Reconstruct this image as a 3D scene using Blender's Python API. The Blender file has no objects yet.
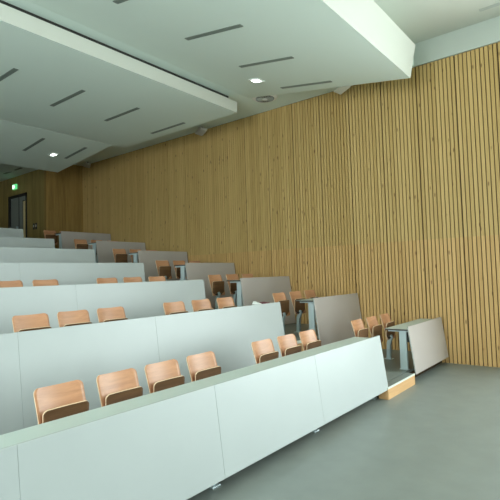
import bpy, bmesh, math, random
from mathutils import Vector, Matrix
random.seed(7)
SC = bpy.context.scene
COL = SC.collection
PI = math.pi

# ------------------------------------------------------------------ materials
def new_mat(name, rgb, rough=0.5, spec=0.5, metal=0.0):
    m = bpy.data.materials.new(name); m.use_nodes = True
    b = m.node_tree.nodes['Principled BSDF']
    b.inputs['Base Color'].default_value = (*rgb, 1)
    b.inputs['Roughness'].default_value = rough
    b.inputs['Metallic'].default_value = metal
    b.inputs['Specular IOR Level'].default_value = spec
    return m
def nd(m, t, **kw):
    n = m.node_tree.nodes.new(t)
    for k, v in kw.items(): setattr(n, k, v)
    return n
def lk(m, a, b): m.node_tree.links.new(a, b)
def bsdf(m): return m.node_tree.nodes['Principled BSDF']

def speckle(m, c1, c2, scale, detail=4, stretch=(1, 1, 1), bump=0.0):
    tc = nd(m, 'ShaderNodeTexCoord'); mp = nd(m, 'ShaderNodeMapping')
    mp.inputs['Scale'].default_value = stretch
    nz = nd(m, 'ShaderNodeTexNoise'); nz.inputs['Scale'].default_value = scale
    nz.inputs['Detail'].default_value = detail
    cr = nd(m, 'ShaderNodeValToRGB')
    cr.color_ramp.elements[0].position = 0.3; cr.color_ramp.elements[1].position = 0.7
    cr.color_ramp.elements[0].color = (*c1, 1); cr.color_ramp.elements[1].color = (*c2, 1)
    lk(m, tc.outputs['Object'], mp.inputs[0]); lk(m, mp.outputs[0], nz.inputs['Vector'])
    lk(m, nz.outputs['Fac'], cr.inputs[0]); lk(m, cr.outputs[0], bsdf(m).inputs['Base Color'])
    if bump:
        bp = nd(m, 'ShaderNodeBump'); bp.inputs['Strength'].default_value = bump
        bp.inputs['Distance'].default_value = 0.002
        lk(m, nz.outputs['Fac'], bp.inputs['Height']); lk(m, bp.outputs[0], bsdf(m).inputs['Normal'])
    return m

def wood(name, dark, light, rough=0.45, axis='X', scale=9.0, spec=0.5):
    """veneer grain running along one object axis"""
    m = new_mat(name, light, rough, spec)
    st = {'X': (0.12, 1.6, 1.6), 'Y': (1.6, .12, 1.6), 'Z': (1.6, 1.6, 0.12)}[axis]
    tc = nd(m, 'ShaderNodeTexCoord'); mp = nd(m, 'ShaderNodeMapping')
    oi = nd(m, 'ShaderNodeObjectInfo'); va = nd(m, 'ShaderNodeVectorMath', operation='ADD')
    vs = nd(m, 'ShaderNodeVectorMath', operation='SCALE'); vs.inputs['Scale'].default_value = 1.0
    cm = nd(m, 'ShaderNodeCombineXYZ'); mu = nd(m, 'ShaderNodeMath', operation='MULTIPLY'); mu.inputs[1].default_value = 17
    lk(m, oi.outputs['Random'], mu.inputs[0])
    for i in range(3): lk(m, mu.outputs[0], cm.inputs[i])
    lk(m, tc.outputs['Object'], va.inputs[0]); lk(m, cm.outputs[0], va.inputs[1])
    mp.inputs['Scale'].default_value = st
    nz = nd(m, 'ShaderNodeTexNoise'); nz.inputs['Scale'].default_value = scale; nz.inputs['Detail'].default_value = 6
    nz.inputs['Distortion'].default_value = 1.2
    wv = nd(m, 'ShaderNodeTexNoise'); wv.inputs['Scale'].default_value = scale * 9; wv.inputs['Detail'].default_value = 3
    lk(m, va.outputs[0], mp.inputs[0]); lk(m, mp.outputs[0], nz.inputs['Vector']); lk(m, mp.outputs[0], wv.inputs['Vector'])
    mx = nd(m, 'ShaderNodeMath', operation='ADD'); h = nd(m, 'ShaderNodeMath', operation='MULTIPLY'); h.inputs[1].default_value = 0.35
    lk(m, wv.outputs['Fac'], h.inputs[0]); lk(m, nz.outputs['Fac'], mx.inputs[0]); lk(m, h.outputs[0], mx.inputs[1])
    cr = nd(m, 'ShaderNodeValToRGB')
    cr.color_ramp.elements[0].position = 0.45; cr.color_ramp.elements[1].position = 0.85
    cr.color_ramp.elements[0].color = (*dark, 1); cr.color_ramp.elements[1].color = (*light, 1)
    lk(m, mx.outputs[0], cr.inputs[0]); lk(m, cr.outputs[0], bsdf(m).inputs['Base Color'])
    return m

def batten_wood(name, c_hi, c_lo, c_low_panel, pitch, seam_z):
    """spruce battens: every batten its own tone, fine grain and small knots; boards under the seam are pinker"""
    m = new_mat(name, c_hi, 0.55, 0.35)
    tc = nd(m, 'ShaderNodeTexCoord'); sp = nd(m, 'ShaderNodeSeparateXYZ'); lk(m, tc.outputs['Object'], sp.inputs[0])
    dv = nd(m, 'ShaderNodeMath', operation='DIVIDE'); dv.inputs[1].default_value = pitch; lk(m, sp.outputs['Y'], dv.inputs[0])
    fl = nd(m, 'ShaderNodeMath', operation='FLOOR'); lk(m, dv.outputs[0], fl.inputs[0])
    gt = nd(m, 'ShaderNodeMath', operation='GREATER_THAN'); gt.inputs[1].default_value = seam_z; lk(m, sp.outputs['Z'], gt.inputs[0])
    cb = nd(m, 'ShaderNodeCombineXYZ'); lk(m, fl.outputs[0], cb.inputs[0]); lk(m, gt.outputs[0], cb.inputs[1])
    wn = nd(m, 'ShaderNodeTexWhiteNoise', noise_dimensions='3D'); lk(m, cb.outputs[0], wn.inputs['Vector'])
    # grain
    mp = nd(m, 'ShaderNodeMapping'); mp.inputs['Scale'].default_value = (1, 30, 1.2); lk(m, tc.outputs['Object'], mp.inputs[0])
    off = nd(m, 'ShaderNodeVectorMath', operation='ADD'); lk(m, mp.outputs[0], off.inputs[0]); lk(m, wn.outputs['Color'], off.inputs[1])
    nz = nd(m, 'ShaderNodeTexNoise'); nz.inputs['Scale'].default_value = 2.2; nz.inputs['Detail'].default_value = 5; lk(m, off.outputs[0], nz.inputs['Vector'])
    mixa = nd(m, 'ShaderNodeMix', data_type='RGBA'); mixa.inputs[6].default_value = (*c_lo, 1); mixa.inputs[7].default_value = (*c_hi, 1)
    ad = nd(m, 'ShaderNodeMath', operation='MULTIPLY_ADD'); ad.inputs[1].default_value = 0.8; ad.inputs[2].default_value = -0.05
    lk(m, nz.outputs['Fac'], ad.inputs[0])
    ad2 = nd(m, 'ShaderNodeMath', operation='MULTIPLY_ADD'); ad2.inputs[1].default_value = 0.5; lk(m, wn.outputs['Value'], ad2.inputs[0]); lk(m, ad.outputs[0], ad2.inputs[2])
    ad2.use_clamp = True
    lk(m, ad2.outputs[0], mixa.inputs[0])
    # pinker boards under the seam
    mixb = nd(m, 'ShaderNodeMix', data_type='RGBA', blend_type='MULTIPLY'); mixb.inputs[0].default_value = 1
    mixc = nd(m, 'ShaderNodeMix', data_type='RGBA'); mixc.inputs[6].default_value = (*c_low_panel, 1); mixc.inputs[7].default_value = (1, 1, 1, 1)
    lk(m, gt.outputs[0], mixc.inputs[0]); lk(m, mixa.outputs[2], mixb.inputs[6]); lk(m, mixc.outputs[2], mixb.inputs[7])
    # knots
    vm = nd(m, 'ShaderNodeMapping'); vm.inputs['Scale'].default_value = (0.0, 8.5, 2.6); lk(m, tc.outputs['Object'], vm.inputs[0])
    vo = nd(m, 'ShaderNodeTexVoronoi'); vo.inputs['Scale'].default_value = 1.0; lk(m, vm.outputs[0], vo.inputs['Vector'])
    kr = nd(m, 'ShaderNodeValToRGB'); kr.color_ramp.elements[0].position = 0.07; kr.color_ramp.elements[1].position = 0.14
    kr.color_ramp.elements[0].color = (0.30, 0.22, 0.16, 1); kr.color_ramp.elements[1].color = (1, 1, 1, 1)
    lk(m, vo.outputs['Distance'], kr.inputs[0])
    mixd = nd(m, 'ShaderNodeMix', data_type='RGBA', blend_type='MULTIPLY'); mixd.inputs[0].default_value = 0.8
    lk(m, mixb.outputs[2], mixd.inputs[6]); lk(m, kr.outputs[0], mixd.inputs[7])
    lk(m, mixd.outputs[2], bsdf(m).inputs['Base Color'])
    return m

M = {}
M['floor'] = speckle(new_mat('grey_linoleum', (.2, .24, .22), 0.42, 0.5), (.182, .208, .194), (.208, .236, .220), 3.5, 6)
M['plaster'] = new_mat('white_plaster', (.60, .61, .545), 0.8, 0.3)
M['soffit'] = new_mat('painted_ceiling_board', (.77, .87, .80), 0.75, 0.3)
M['trim_paint'] = new_mat('trim_paint', (.52, .56, .51), 0.8, 0.3)
M['laminate'] = speckle(new_mat('white_laminate', (.5, .5, .5), 0.42, 0.7), (.39, .425, .425), (.41, .445, .445), 1.2, 3)
M['laminate_wood_bounce'] = speckle(new_mat('laminate_with_wood_bounce', (.5, .5, .5), 0.36, 0.8), (.445, .400, .385), (.465, .420, .405), 1.2, 3)  # warm reflection of the batten wall put into the short desks' panel colour
M['laminate_edge'] = new_mat('laminate_edge', (.42, .45, .43), 0.5)
M['desk_top'] = new_mat('desk_top_laminate', (.50, .57, .53), 0.42, 0.5)
M['dark_edge'] = new_mat('black_board_edge', (.035, .028, .022), 0.5)
M['steel'] = new_mat('powder_coated_steel', (.60, .70, .72), 0.4, 0.5, 0.1)
M['cast'] = new_mat('cast_aluminium', (.56, .66, .69), 0.38, 0.5, 0.3)
M['black'] = new_mat('black_plastic', (.015, .016, .017), 0.45)
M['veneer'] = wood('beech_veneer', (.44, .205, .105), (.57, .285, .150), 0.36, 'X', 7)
M['under'] = wood('shaded_seat_underside', (.105, .048, .019), (.20, .098, .040), 0.55, 'X', 7)  # shade on the folded seats put into a darker underside colour
M['ply_edge'] = new_mat('pale_plywood_edge', (.72, .52, .34), 0.5)
M['riser'] = wood('oak_riser', (.58, .33, .145), (.76, .46, .22), 0.45, 'X', 3)
M['nosing'] = new_mat('pale_nosing', (.72, .76, .70), 0.5)
M['batten'] = batten_wood('spruce_batten', (.63, .43, .175), (.43, .27, .085), (1.08, 1.0, 1.02), 0.0757, 2.42)
M['backing'] = new_mat('dark_backing_and_riser_shade', (.050, .028, .010), 0.8, 0.2)
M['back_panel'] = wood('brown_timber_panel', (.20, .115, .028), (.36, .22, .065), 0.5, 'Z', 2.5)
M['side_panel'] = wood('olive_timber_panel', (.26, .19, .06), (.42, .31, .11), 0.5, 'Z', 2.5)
M['door'] = new_mat('grey_door_paint', (.26, .29, .27), 0.45)
M['frame'] = new_mat('dark_frame_and_gap_shade', (.02, .018, .015), 0.5)
M['slot'] = new_mat('grey_light_diffuser', (.21, .25, .22), 0.6)
M['slot_frame'] = new_mat('grey_light_frame', (.22, .26, .23), 0.5)
M['slot_pale'] = new_mat('pale_light_diffuser', (.46, .48, .44), 0.6)
M['white'] = new_mat('white_plastic', (.88, .90, .86), 0.45)
M['greyplas'] = new_mat('grey_plastic', (.55, .53, .50), 0.45)
M['paper'] = new_mat('white_paper', (.8, .82, .8), 0.7)
M['pink'] = new_mat('pink_paper', (.16, .05, .06), 0.7)
M['wall_paint'] = new_mat('white_wall_paint', (.62, .66, .62), 0.8)
M['metal_frame'] = new_mat('window_frame_metal', (.3, .32, .32), 0.5)
def emis(name, rgb, s):
    m = new_mat(name, rgb, 0.5); b = bsdf(m)
    b.inputs['Emission Color'].default_value = (*rgb, 1); b.inputs['Emission Strength'].default_value = s
    return m
M['lamp'] = emis('lit_lamp', (.9, 1, .95), 6)
M['exit_green'] = emis('exit_sign_green', (.10, .62, .22), 0.9)
M['exit_white'] = emis('exit_sign_white', (.75, 1, .8), 1.6)

# ------------------------------------------------------------------ mesh helpers
def bm_box(bm, x0, x1, y0, y1, z0, z1, mi=0, bevel=0.0):
    if x0 > x1: x0, x1 = x1, x0
    vs = [bm.verts.new(p) for p in ((x0, y0, z0), (x1, y0, z0), (x1, y1, z0), (x0, y1, z0), (x0, y0, z1), (x1, y0, z1), (x1, y1, z1), (x0, y1, z1))]
    fs = [bm.faces.new([vs[i] for i in q]) for q in ((0, 3, 2, 1), (4, 5, 6, 7), (0, 1, 5, 4), (1, 2, 6, 5), (2, 3, 7, 6), (3, 0, 4, 7))]
    for f in fs: f.material_index = mi
    if bevel:
        es = set(e for f in fs for e in f.edges)
        r = bmesh.ops.bevel(bm, geom=list(es), offset=bevel, segments=2, affect='EDGES', profile=0.5)
        for f in r['faces']: f.material_index = mi
    return vs
def bm_prism_x(bm, prof, x0, x1, mi=0):
    """extrude a (y,z) profile along x"""
    a = [bm.verts.new((x0, y, z)) for y, z in prof]; b = [bm.verts.new((x1, y, z)) for y, z in prof]
    n = len(prof); fs = [bm.faces.new(a[::-1]), bm.faces.new(b)]
    for i in range(n): fs.append(bm.faces.new((a[i], a[(i+1) % n], b[(i+1) % n], b[i])))
    for f in fs: f.material_index = mi
    return fs
def bm_cyl(bm, c, r0, r1, h, axis='Z', seg=24, mi=0):
    ring = []
    for k, (r, t) in enumerate(((r0, 0), (r1, h))):
        row = []
        for i in range(seg):
            a = 2*PI*i/seg; u, v = r*math.cos(a), r*math.sin(a)
            p = {'Z': (c[0]+u, c[1]+v, c[2]+t), 'X': (c[0]+t, c[1]+u, c[2]+v), 'Y': (c[0]+u, c[1]+t, c[2]+v)}[axis]
            row.append(bm.verts.new(p))
        ring.append(row)
    fs = [bm.faces.new(ring[0][::-1]), bm.faces.new(ring[1])]
    for i in range(seg): fs.append(bm.faces.new((ring[0][i], ring[0][(i+1) % seg], ring[1][(i+1) % seg], ring[1][i])))
    for f in fs: f.material_index = mi
def obj(name, bm, mats, parent=None, smooth=False, loc=None):
    bmesh.ops.recalc_face_normals(bm, faces=bm.faces[:])
    me = bpy.data.meshes.new(name); bm.to_mesh(me); bm.free()
    for m in (mats if isinstance(mats, (list, tuple)) else [mats]): me.materials.append(M[m] if isinstance(m, str) else m)
    if smooth:
        for p in me.polygons: p.use_smooth = True
    o = bpy.data.objects.new(name, me); COL.objects.link(o)
    if parent: o.parent = parent
    if loc: o.location = loc
    return o
def struct(name, bm, mats, **k):
    o = obj(name, bm, mats, **k); o['kind'] = 'structure'; return o
def thing(name, label, cat, loc=(0, 0, 0), group=None):
    o = bpy.data.objects.new(name, None); o.empty_display_size = 0.1; COL.objects.link(o); o.location = loc
    o['label'] = label; o['category'] = cat
    if group: o['group'] = group
    return o
def dup(root, loc, label, group=None):
    r = root.copy(); COL.objects.link(r); r.location = loc; r['label'] = label
    if group: r['group'] = group
    for ch in list(root.children):
        c = ch.copy(); COL.objects.link(c); c.parent = r
        for g in list(ch.children):
            d = g.copy(); COL.objects.link(d); d.parent = c
    return r
B = bmesh.new

# ------------------------------------------------------------------ dimensions
W = 9.519                                     # batten wall plane
YP = [2.79, 4.546, 6.327, 8.074, 9.865, 11.746, 13.574]     # panel top edge of each row
ZT = [.895, 1.35, 1.758, 2.148, 2.537, 2.923, 3.343]
ZF = [.17, .615, 1.01, 1.40, 1.79, 2.18, 2.60]
TF = [2.84] + [y + 0.05 for y in YP[1:]]
XL = -5.0; YB = 15.3; XC = 8.118; YE = 21.0; YFR = -7.0

# ------------------------------------------------------------------ setting
b = B(); bm_box(b, XL, W+.05, YFR, 3.0, -.2, 0); struct('floor', b, 'floor')
for n in range(7):
    y0 = TF[n]; y1 = TF[n+1] if n < 6 else (YE if True else 0)
    zb = ZF[n-1] if n else 0
    b = B()
    for xa, xb, y0 in ([(XL, W, y0)] if n else [(XL, 6.43, 2.99), (6.43, W, 2.84)]):
        bm_box(b, xa, xb, y0, y1, ZF[n]-.04, ZF[n])                       # grey covering
        bm_box(b, xa, xb, y0+.005, y1, zb-.04 if n else 0, ZF[n]-.04, 1 if n else 3)  # riser; the front row's is dark, under-desk shade put into its colour
        if n: bm_box(b, xa, xb, y0-.012, y0+.03, ZF[n]-.045, ZF[n]+.003, 2)
    struct('floor', b, ['floor', 'riser', 'nosing', 'backing'])

# batten wall
b = B()
pitch = .0757; gap = .0165
y_start = 2.333 - 6*.757; 
y = y_start
bm_box(b, W+.028, W+.12, 1.0, YB+.1, -.1, 6.5, 1)
k = 0
while y < YB - .02:
    if y >= 1.0:
        big = (k % 10 == 0)
        g0 = .013 if big else gap/2
        g1 = .013 if (k % 10 == 9) else gap/2
        bm_box(b, W, W+.03, y+g0, min(y+pitch-g1, YB), 0.0, 2.42, 0)
        bm_box(b, W, W+.03, y+g0, min(y+pitch-g1, YB), 2.42, 5.975, 0)
    k += 1; y = y_start + k*pitch
# make the batten index of the material line up with the geometry
wr = struct('wall_right', b, ['batten', 'backing'])
for v in wr.data.vertices: v.co.y -= y_start
wr.location.y = y_start
b = B(); bm_box(b, W-.02, W+.12, 1.0, 3.3, 5.985, 6.5); struct('trim_1', b, 'trim_paint')
# window bay in the right wall towards the front of the hall (out of the frame)
b = B(); bm_box(b, W, W+.12, YFR, 1.0, -.1, .25); bm_box(b, W, W+.12, YFR, 1.0, 5.4, 6.5); bm_box(b, W, W+.12, .55, 1.0, .25, 5.4); bm_box(b, W, W+.12, YFR, -6.5, .25, 5.4)
struct('wall_right', b, 'wall_paint')
b = B()
for yy in (-6.5, -5.2, -4.0, -2.9, -1.8, -.7, .45): bm_box(b, W+.03, W+.09, yy, yy+.07, .25, 5.4)
for zz in (.25, 2.6, 5.33): bm_box(b, W+.03, W+.09, -6.5, .55, zz, zz+.06)
struct('window_1', b, 'metal_frame')
# solid front wall, windows in the left wall (both out of the frame)
b = B(); bm_box(b, XL, W, YFR-.12, YFR, -.1, 6.5); struct('wall_front', b, 'wall_paint')
LY0, LY1, LZ0, LZ1 = -1.0, 5.2, .9, 5.3
b = B(); bm_box(b, XL-.12, XL, YFR, LY0, -.1, 6.5); bm_box(b, XL-.12, XL, LY1, YE, -.1, 6.5)
bm_box(b, XL-.12, XL, LY0, LY1, -.1, LZ0); bm_box(b, XL-.12, XL, LY0, LY1, LZ1, 6.5); struct('wall_left', b, 'wall_paint')
b = B()
for i in range(6): bm_box(b, XL-.09, XL-.03, LY0+i*1.226, LY0+i*1.226+.07, LZ0, LZ1)
for zz in (LZ0, 3.3, LZ1-.06): bm_box(b, XL-.09, XL-.03, LY0, LY1, zz, zz+.06)
struct('window_2', b, 'metal_frame')
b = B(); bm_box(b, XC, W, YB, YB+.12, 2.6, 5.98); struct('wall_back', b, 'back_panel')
# corridor side wall with the door opening
b = B()
DY0, DY1, DZ = 16.64, 18.05, 5.02
bm_box(b, XC, XC+.12, YB+.12, DY0, 2.6, 5.98); bm_box(b, XC, XC+.12, DY1, YE, 2.6, 5.98); bm_box(b, XC, XC+.12, DY0, DY1, DZ, 5.98)
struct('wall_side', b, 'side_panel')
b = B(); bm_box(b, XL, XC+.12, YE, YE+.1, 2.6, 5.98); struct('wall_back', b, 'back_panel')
# door
b = B(); bm_box(b, XC+.05, XC+.09, DY0+.05, DY1-.05, 2.6, DZ-.07); d = struct('door_1', b, 'door')
b = B(); bm_box(b, XC-.03, XC+.10, DY0, DY0+.06, 2.6, DZ); bm_box(b, XC-.03, XC+.10, DY1-.06, DY1, 2.6, DZ); bm_box(b, XC-.03, XC+.10, DY0, DY1, DZ-.08, DZ)
obj('door_frame', b, 'frame', d)
b = B(); bm_box(b, XC+.035, XC+.05, (DY0+DY1)/2-.012, (DY0+DY1)/2+.012, 2.6, DZ-.08); obj('meeting_strip', b, 'frame', d)
b = B(); bm_box(b, XC-.025, XC+.045, DY0+.065, DY0+.24, 2.6, 4.72); bm_box(b, XC-.028, XC+.045, DY0+.24, DY0+.27, 2.6, 4.76, 1); obj('door_post', b, [wood('pale_door_post', (.80, .66, .34), (.90, .76, .42)), 'frame'], d)
b = B(); bm_box(b, XC-.03, XC+.05, 17.4, 17.43, 3.55, 3.85, 0, .006); obj('door_handle', b, 'cast', d)

# ceilings
b = B(); bm_box(b, XL, W+.1, YFR, 3.12, 6.45, 6.55); struct('ceiling', b, 'plaster')
b = B(); bm_box(b, XL, W, 3.1, YB+.12, 5.98, 6.5); struct('ceiling', b, 'soffit')
b = B(); bm_box(b, XL, XC, 14.4, YE, 5.72, 5.97); struct('ceiling', b, 'soffit')
def slab(name, prof, x1, mats=('soffit', 'plaster')):
    bb = B(); fs = bm_prism_x(bb, prof, XL, x1)
    fs[2 + 0].material_index = 1            # first edge of the profile is the front fascia
    return struct(name, bb, list(mats))
S1 = lambda yy: 5.355 + .163*(yy-2.85)
slab('ceiling', [(2.73, 5.94), (2.85, 5.355), (6.66, S1(6.66)), (6.66, 5.979), (2.9, 5.979)], 8.50)
slab('ceiling', [(6.76, 5.83), (6.77, 5.58), (11.0, 5.57), (11.0, 5.83)], 8.2)
slab('ceiling', [(11.02, 5.80), (11.02, 5.57), (13.92, 5.26), (13.92, 5.50)], 7.78)
b = B(); bm_box(b, XL, 8.1, 6.93, 10.8, 5.82, 5.978); struct('ceiling', b, 'frame')  # dark filler box added as the shade in the gap above the middle slab

# ------------------------------------------------------------------ ceiling fittings
K_f = 466.479
def line_light(x, y0, y1, zf, label, group, pale=False):
    ym = (y0+y1)/2; z0, z1 = zf(y0), zf(y1); L = math.hypot(y1-y0, z1-z0)
    t = thing('recessed_line_light', label, 'ceiling light', (x, ym, (z0+z1)/2), group)
    t.rotation_euler.x = math.atan2(z1-z0, y1-y0)
    w = .036
    bb = B()
    for s in (-1, 1): bm_box(bb, s*w-.008, s*w+.008, -L/2, L/2, -.008, .0)
    for s in (-1, 1): bm_box(bb, -w, w, s*L/2-.008, s*L/2+.008, -.008, .0)
    obj('light_frame', bb, 'slot_pale' if pale else 'slot_frame', t)
    bb = B(); bm_box(bb, -w+.006, w-.006, -L/2+.006, L/2-.006, -.004, .0); obj('diffuser', bb, 'slot_pale' if pale else 'slot', t)
    return t
fS1 = S1
fS2 = lambda yy: 5.58 - (yy-6.77)*.01/4.23
fS3 = lambda yy: 5.57 - (yy-11.02)*.31/2.9
def onplane(px, py, zf):
    from math import isclose
    d = CF + CR*((px-250)/K_f) - CU*((py-250)/K_f)
    t = 5.0
    for _ in range(60):
        P = CO + d*t; t *= (zf(P.y)-CO.z)/(P.z-CO.z)
    return CO + d*t
CR = Vector((0.6225910343017834, -0.7819712326907772, -0.030023245179393487))
CU = Vector((-0.021301707276663213, -0.05528688546731156, 0.9982432557059545))
CF = Vector((0.7822574009072302, 0.6208577546744429, 0.05107844150396817))
CO = Vector((0, 0, 1.84))
# positions measured once in the room (metres)
for x, lab in ((4.02, 'unlit line light in front sloping ceiling panel, cut by the top of the photo'),
               (5.42, 'unlit line light in front sloping ceiling panel, second from the left'),
               (6.82, 'unlit line light in front sloping ceiling panel, directly above the lit square spotlight'),
               (8.20, 'unlit line light in front sloping ceiling panel, nearest the batten wall')):
    line_light(x-.07, 4.28, 5.46, fS1, lab, 'line lights in the front ceiling panel')
for x, lab in ((3.80, 'unlit line light in middle ceiling panel, cut by the left photo edge'),
               (5.12, 'unlit line light in middle ceiling panel, upper left of the photo'),
               (6.46, 'unlit line light in middle ceiling panel, second from its right edge'),
               (7.85, 'unlit line light in middle ceiling panel, nearest its right edge')):
    line_light(x, 8.16, 9.38, fS2, lab, 'line lights in the middle ceiling panel')
for x, lab in ((6.08, 'unlit line light in rear sloping ceiling panel, left of the small lit spotlight'),
               (7.30, 'unlit line light in rear sloping ceiling panel, right of the small lit spotlight')):
    line_light(x, 11.55, 12.62, fS3, lab, 'line lights in the rear ceiling panel')
line_light(9.05, 0.2, 1.74, lambda yy: 6.45, 'pale line light in the high front ceiling at the right photo edge', None, True)
for yy, lab in ((17.0, 'short line light over the rear corridor, farther from the corner'), (16.2, 'short line light over the rear corridor, nearer the corner')):
    line_light(7.6, yy-.25, yy+.25, lambda q: 5.72, lab, 'line lights of the corridor')

def spot(P, zf, label, w=.2, l=.2):
    dz = zf(P[1]+.5)-zf(P[1]-.5)
    t = thing('recessed_spotlight', label, 'ceiling light', (P[0], P[1], zf(P[1])), 'lit ceiling spotlights')
    t.rotation_euler.x = math.atan2(dz, 1)
    bb = B()
    for s in (-1, 1):
        bm_box(bb, s*w-.015, s*w+.015, -l-.015, l+.015, -.018, 0); bm_box(bb, -w, w, s*l-.015, s*l+.015, -.018, 0)
    obj('light_frame', bb, 'white', t)
    bb = B(); bm_box(bb, -w*.5, w*.5, -l*.85, l*.85, -.016, 0); obj('lens', bb, 'lamp', t)
spot((7.52, 5.66), fS1, 'small lit square spotlight in the front sloping ceiling panel', .10, .11)
spot((6.86, 12.5), fS3, 'small lit spotlight between two line lights of the rear ceiling panel', .085, .10)

# round air diffuser
t = thing('air_diffuser', 'round grey air diffuser in the ceiling beside the batten wall', 'air vent', (8.75, 6.36, 5.98))
b = B(); bm_cyl(b, (0, 0, -.03), .20, .245, .03, seg=40); obj('outer_ring', b, 'white', t)
b = B()
for i in range(18):
    a = 2*PI*i/18
    vs = bm_box(b, .05, .17, -.004, .010, -.045, -.03)
    bmesh.ops.rotate(b, verts=vs, cent=(0, 0, 0), matrix=Matrix.Rotation(a, 3, 'Z'))
obj('swirl_blades', b, 'slot_pale', t); t.scale = (1.25, 1.25, 1)
b = B(); bm_cyl(b, (0, 0, -.05), .05, .05, .02, seg=20); obj('hub', b, 'white', t)
b = B(); bm_cyl(b, (0, 0, -.033), .175, .175, .004, seg=32); obj('dark_plenum', b, 'black', t)

def wall_speaker(P, s, label, mat):
    t = thing('wall_speaker', label, 'speaker', P, 'small speakers under the ceiling by the batten wall')
    bb = B()
    bm_box(bb, -.09*s, .09*s, -.17*s, .17*s, -.13*s, -.085*s, 0, .02*s)
    o = obj('speaker_body', bb, mat, t, smooth=True); o.rotation_euler = (math.radians(-6), math.radians(12), math.radians(-28))
    bb = B(); bm_cyl(bb, (0, 0, -.09*s), .018, .018, .09*s, seg=12); obj('mounting_stem', bb, 'black', t)
wall_speaker((9.27, 4.60, 5.979), 1.15, 'white ceiling speaker tilted over the batten wall, nearest the camera', 'white')
wall_speaker((9.28, 8.95, 5.979), 1.3, 'small pale ceiling speaker over the middle of the batten wall', 'greyplas')
wall_speaker((9.30, 14.6, 5.979), 1.2, 'small ceiling speaker at the far end of the batten wall', 'greyplas')

# exit sign, switches
t = thing('exit_sign', 'green lit exit sign on the timber wall above the grey door', 'exit sign', (XC, 17.52, 5.34))
b = B(); bm_box(b, -.07, 0, -.20, .20, -.13, .13, 0, .01); obj('sign_box', b, 'exit_green', t)
b = B()
def px_poly(bb, pts, x=-.074):   # (y,z) polygon, thin
    a = [bb.verts.new((x, -p[0], p[1])) for p in pts]; c = [bb.verts.new((x+.004, -p[0], p[1])) for p in pts]
    bb.faces.new(a); bb.faces.new(c[::-1])
    for i in range(len(pts)): bb.faces.new((a[i], c[i], c[(i+1) % len(pts)], a[(i+1) % len(pts)]))
px_poly(b, [(-.17, -.10), (-.06, -.10), (-.06, .10), (-.17, .10)])                      # doorway
px_poly(b, [(.02, .05), (.05, .05), (.05, .085), (.02, .085)])                         # head
px_poly(b, [(-.01, .04), (.05, .03), (.04, -.03), (.00, -.02)])                        # body
px_poly(b, [(.00, -.02), (.03, -.03), (-.02, -.10), (-.045, -.09)])                    # leg
px_poly(b, [(.02, -.02), (.045, -.03), (.10, -.07), (.09, -.09)])                      # leg
px_poly(b, [(.05, .035), (.055, .01), (.11, .02), (.105, .04)])                        # arm
obj('running_figure', b, 'exit_white', t); t.scale = (.72, .72, .72)
for yy, lab in ((15.98, 'dark wall switch beside the corner, the right one of the pair'), (16.14, 'dark wall switch nearer the door, the left one of the pair')):
    t = thing('wall_switch', lab, 'switch', (XC, yy, 3.74), 'pair of switches by the door')
    b = B(); bm_box(b, -.015, 0, -.05, .05, -.11, .11, 0, .004); obj('cover_plate', b, 'black', t)
    b = B(); bm_box(b, -.022, -.015, -.03, .03, -.03, .05, 0, .002); obj('rocker', b, 'greyplas', t)

# ------------------------------------------------------------------ desks
def panel_piece(x0, x1, parent, H, lam):
    """leaning front panel: top edge at (yp, zt), bottom edge 10 cm nearer the stage"""
    bb = B()
    dy = .10*H/.76; th = .019
    prof = [(0, 0), (-dy, -H), (-dy + th, -H), (th, 0)]
    fs = bm_prism_x(bb, prof, x0, x1, 1)
    fs[2].material_index = 0
    bmesh.ops.bevel(bb, geom=bb.edges[:], offset=.0015, segments=1, affect='EDGES')
    return obj('front_panel', bb, [lam, 'laminate_edge'], parent)

def desk(n, x0, x1, seams, legs, label, group, tray=False, feet=()):
    t = thing('lecture_desk', label, 'desk', ((x0+x1)/2, YP[n], ZF[n]), group)
    cx = (x0+x1)/2; zt = ZT[n]-ZF[n]; YD = .40
    xs = [x0] + [s for s in seams if x0+.2 < s < x1-.2] + [x1]
    for i in range(len(xs)-1):
        o = panel_piece(xs[i]+(.0008 if i else 0)-cx, xs[i+1]-.0008*(i < len(xs)-2)-cx, t, .76 if n == 0 else 1.12, 'laminate_wood_bounce' if tray else 'laminate'); o.location = (0, 0, zt)
    b = B(); bm_box(b, x0-cx, x1-cx, .02, YD, zt-.068, zt-.046, 1); bm_box(b, x0-cx, x1-cx, .02, YD, zt-.046, zt-.044, 0)
    obj('desktop', b, ['desk_top', 'dark_edge'], t)
    zf0 = 0; YL = .075 if n or x0 > 5 else .215
    for lx in legs:
        l = B(); bm_box(l, lx-cx-.024, lx-cx+.024, YL, YL+.12, zf0+.012, zt-.10, 0, .004)
        lg = obj('leg', l, 'steel', t)
        l = B(); bm_box(l, lx-cx-.028, lx-cx+.028, .04, .38, zt-.10, zt-.068, 0, .003); obj('bracket', l, 'steel', lg)
        l = B(); bm_box(l, lx-cx-.035, lx-cx+.035, YL-.015, YL+.135, zf0, zf0+.012, 0, .003); obj('foot_plate', l, 'steel', lg)
    for fx in feet:
        l = B(); bm_box(l, fx-cx-.05, fx-cx+.05, +.06, .15, -ZF[n], -ZF[n]+.012, 0, .002)
        bm_box(l, fx-cx-.012, fx-cx+.012, .09, .12, -ZF[n]+.012, .40, 0, .002); obj('floor_foot', l, 'cast', t)
    l = B(); bm_box(l, (x0-cx)+.18, (x1-cx)-.32, .03, .20, zt-.28, zt-.105, 0, .006)
    obj('cable_tray', l, 'black', t)
    return t
ORD = ['front', 'second', 'third', 'fourth', 'fifth', 'sixth', 'top']
SE1 = [1.295-1.672*2, 1.295-1.672, 1.295, 2.967, 4.64]
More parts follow.
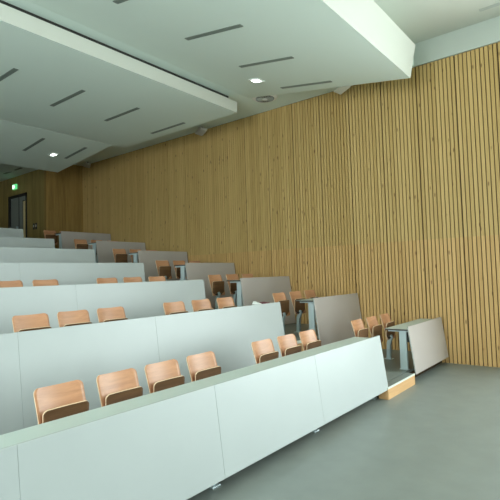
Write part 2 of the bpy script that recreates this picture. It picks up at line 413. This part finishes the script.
SE2 = [2.12-1.68*2, 2.12-1.68, 2.12, 3.80]
for n in range(7):
    x1 = [6.47, 6.5, 6.5, 6.46, 6.43, 6.45, 6.5][n]
    lab = {0: 'long pale desk with leaning white front panel, nearest the camera, centre block',
           6: 'long pale desk of the topmost visible row, centre block, near the grey door'}.get(n, f'long pale desk with leaning front panel in the {ORD[n]} row from the front, centre block')
    desk(n, -1.8, x1, SE1 if n == 0 else SE2, [-1.5, .2, 1.5, 3.0, 4.19, x1-.12] if n == 0 else [-1.5, .3, 2.35, 4.33, x1-.12],
         lab, 'long desks of the centre block', feet=(-.4, 1.3, 3.03, 4.74, 6.38) if n == 0 else ())
    lab = {0: 'short desk with leaning front panel, wood reflection tinted in, beside the batten wall, front row',
           6: 'short grey desk against the batten wall in the topmost row'}.get(n, f'short grey desk with leaning panel against the batten wall, {ORD[n]} row from the front')
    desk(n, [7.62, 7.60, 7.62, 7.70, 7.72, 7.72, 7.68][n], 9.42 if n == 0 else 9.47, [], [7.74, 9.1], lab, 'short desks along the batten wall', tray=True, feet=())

# ------------------------------------------------------------------ aisle steps
for n in range(7):
    if n == 0:
        t = thing('aisle_step', 'low wooden step box with grey tread at the foot of the aisle', 'step', (6.98, TF[0], 0), 'aisle steps')
        x0, x1, y0, y1, z0, z1 = 6.43-6.98, 7.515-6.98, 2.68-TF[0], -.014, 0, .17
    else:
        rise = (ZF[n]-ZF[n-1])/2
        t = thing('aisle_step', f'wooden half step in the aisle below the {ORD[n]} row', 'step', (6.97, TF[n], ZF[n-1]), 'aisle steps')
        x0, x1, y0, y1, z0, z1 = -.42, .42, -.34, -.014, 0, rise
    b = B(); bm_box(b, x0, x1, y0, y1, z0, z1-.022); obj('riser', b, 'riser', t)
    b = B(); bm_box(b, x0, x1, y0+.012, y1, z1-.022, z1); obj('tread', b, 'floor', t)
    b = B(); bm_box(b, x0, x1, y0-.004, y0+.012, z1-.022, z1+.002); obj('nosing', b, 'nosing', t)

# ------------------------------------------------------------------ chairs
def ply(name, w0, w1, h, r, curve, path, th, mats, parent):
    """plywood shell. path(v)->(y,z), v 0 bottom..1 top; corners rounded with radius r"""
    bb = B(); NU = 14
    vs = [0, .004, .015, .035, .07, .12] if r > 0 else [0]
    fr = []
    N = 22
    vals = sorted(set([0, .02, .05, .10] + [i/10 for i in range(2, 8)] + [1-(r/h)*q for q in (1, .8, .6, .42, .27, .15, .06, .015, 0)]))
    rows_f, rows_b = [], []
    for v in vals:
        d = (1-v)*h; hw = (w0 + (w1-w0)*v)/2
        if d < r: hw = hw - r + math.sqrt(max(0, r*r-(r-d)**2))
        d2 = v*h
        if d2 < r*.4: hw = hw - r*.4 + math.sqrt(max(0, (r*.4)**2-(r*.4-d2)**2))
        y, z = path(v); e = 1e-3
        y2, z2 = path(min(1, v+e)); y1, z1 = path(max(0, v-e)); ty, tz = y2-y1, z2-z1; L = math.hypot(ty, tz); ny, nz = -tz/L, ty/L
        ff, bk = [], []
        for i in range(NU+1):
            u = -1+2*i/NU; x = u*hw; c = curve*((x/(w0/2))**2)
            ff.append(bb.verts.new((x, y+ny*(c+th/2), z+nz*(c+th/2)))); bk.append(bb.verts.new((x, y+ny*(c-th/2), z+nz*(c-th/2))))
        rows_f.append(ff); rows_b.append(bk)
    for j in range(len(vals)-1):
        for i in range(NU):
            f = bb.faces.new((rows_f[j][i], rows_f[j][i+1], rows_f[j+1][i+1], rows_f[j+1][i])); f.material_index = 0; f.smooth = True
            f = bb.faces.new((rows_b[j][i+1], rows_b[j][i], rows_b[j+1][i], rows_b[j+1][i+1])); f.material_index = 1; f.smooth = True
        for i in (0, NU):
            bb.faces.new((rows_f[j][i], rows_f[j+1][i], rows_b[j+1][i], rows_b[j][i])).material_index = 2
    for j in (0, -1):
        for i in range(NU):
            bb.faces.new((rows_f[j][i], rows_f[j][i+1], rows_b[j][i+1], rows_b[j][i])).material_index = 2
    return obj(name, bb, mats, parent)
def make_chair(label, loc, group):
    t = thing('folding_chair', label, 'chair', loc, group)
    # local y = 0 is the panel top plane of the backrest top minus 10 cm
    ply('backrest', .40, .418, .47, .05, .03, lambda v: (-.035 + .115*v + .02*v*v, .372+.458*v), .012, ['veneer', 'veneer', 'ply_edge'], t)
    def seat_path(v):
        return (-.035 - .01*v - .012*max(0, (v-.8)/.2)**2, .375+.315*v)
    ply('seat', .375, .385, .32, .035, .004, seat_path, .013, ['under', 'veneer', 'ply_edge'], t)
    b = B(); bm_prism_x(b, [(-.035, .012), (.045, .012), (.03, .30), (-.02, .43), (-.06, .455), (-.084, .40), (-.035, .28)], -.028, .028)
    bmesh.ops.bevel(b, geom=b.edges[:], offset=.004, segments=2, affect='EDGES'); pd = obj('pedestal', b, 'cast', t)
    b = B(); bm_box(b, -.06, .06, -.07, .08, 0, .012, 0, .003); obj('foot_plate', b, 'cast', pd)
    b = B(); bm_cyl(b, (-.10, -.045, .405), .014, .014, .20, 'X', 16); obj('seat_hinge', b, 'black', t)
    b = B(); bm_box(b, -.05, .05, .010, .032, .42, .52, 0, .003); obj('back_bracket', b, 'cast', t)
    return t
proto = None
def chairs(n, xs, block, labels):
    global proto
    for x, lab in zip(xs, labels):
        loc = (x-.035, YP[n] + .71, ZF[n])
        g = f'folded plywood chairs, {ORD[n]} row, {block}'
        if proto is None: proto = make_chair(lab, loc, g)
        else: dup(proto, loc, lab, g)
def cl(n, k, tot, where, extra=''):
    if tot > 1 and k == 0: pos = 'leftmost'
    elif k == tot-1: pos = 'rightmost'
    else: pos = {1: 'second from the left', 2: 'third from the left', 3: 'fourth from the left'}[k]
    row = {0: 'front row'}.get(n, f'{ORD[n]} row')
    return f'folded plywood chair, {row}, {pos} {where}'
def tag_list(n, cnts, wheres):
    out = []
    for c, w in zip(cnts, wheres): out += [cl(n, k, c, w) for k in range(c)]
    return out
chairs(0, [2.02, 2.565, 3.08, 3.62, 4.70, 5.24, 5.77], 'centre block', tag_list(0, [4, 3], ['in left group of four', 'in group by the aisle']))
chairs(1, [2.66, 3.19, 3.73, 4.84, 5.42, 6.00], 'centre block', tag_list(1, [3, 3], ['in left group of three', 'in group by the aisle']))
chairs(2, [3.21, 3.78, 4.90, 5.45, 6.03], 'centre block', tag_list(2, [2, 3], ['in left group of two', 'in group by the aisle']))
RX = [[7.37, 7.95, 8.55], [7.60, 8.19, 8.75], [7.68, 8.27, 8.84]] + [[7.68, 8.24, 8.80], [7.72, 8.27, 8.84], [7.72, 8.27, 8.84], [7.76, 8.3, 8.86]]
for n in range(7):
    chairs(n, RX[n], 'right block', tag_list(n, [3], ['beside the batten wall']))

# papers on the second-row desk
t = thing('paper_stack', 'small heap of white papers with a dark pink one on the second-row desk end', 'papers', (6.28, YP[1]+.18, ZT[1]-.043))
b = B()
for i, (dx, a, z) in enumerate(((0, .1, 0), (.03, -.2, .008), (-.04, .35, .016))):
    vs = bm_box(b, -.15+dx, .15+dx, -.105, .105, z, z+.007); bmesh.ops.rotate(b, verts=vs, cent=(0, 0, 0), matrix=Matrix.Rotation(a, 3, 'Z'))
bm_prism_x(b, [(-.09, .024), (.10, .026), (.08, .075), (-.03, .045)], -.19, -.13)
obj('white_sheets', b, 'paper', t)
b = B(); vs = bm_prism_x(b, [(-.08, .025), (.09, .025), (.07, .055), (-.05, .045)], -.02, .09); obj('pink_booklet', b, 'pink', t)['label'] = 'dark pink booklet'

# ------------------------------------------------------------------ light
w = bpy.data.worlds.new('sky'); SC.world = w; w.use_nodes = True
bg = w.node_tree.nodes['Background']; bg.inputs[0].default_value = (0.89, 1.0, .99, 1); bg.inputs[1].default_value = 9.0
def portal(name, loc, rot, sx, sy):
    l = bpy.data.lights.new(name, 'AREA'); l.shape = 'RECTANGLE'; l.size = sx; l.size_y = sy
    l.cycles.is_portal = True
    o = bpy.data.objects.new(name, l); COL.objects.link(o); o.location = loc; o.rotation_euler = rot
portal('left_window_portal', (XL-.15, (LY0+LY1)/2, (LZ0+LZ1)/2), (0, -PI/2, 0), LZ1-LZ0, LY1-LY0)
portal('side_window_portal', (W+.15, -2.975, 2.82), (0, PI/2, 0), 5.2, 7.1)

# ------------------------------------------------------------------ camera
cd = bpy.data.cameras.new('camera'); cam = bpy.data.objects.new('camera', cd); COL.objects.link(cam)
cd.sensor_width = 36; cd.lens = 36*K_f/500; cd.clip_start = .05; cd.clip_end = 200
cam.matrix_world = Matrix(((CR.x, CU.x, -CF.x, CO.x), (CR.y, CU.y, -CF.y, CO.y), (CR.z, CU.z, -CF.z, CO.z), (0, 0, 0, 1)))
SC.camera = cam
SC.view_settings.view_transform = 'Standard'; SC.view_settings.look = 'None'
SC.view_settings.gamma = 1; SC.view_settings.use_curve_mapping = False
SC.view_settings.exposure = 0.35
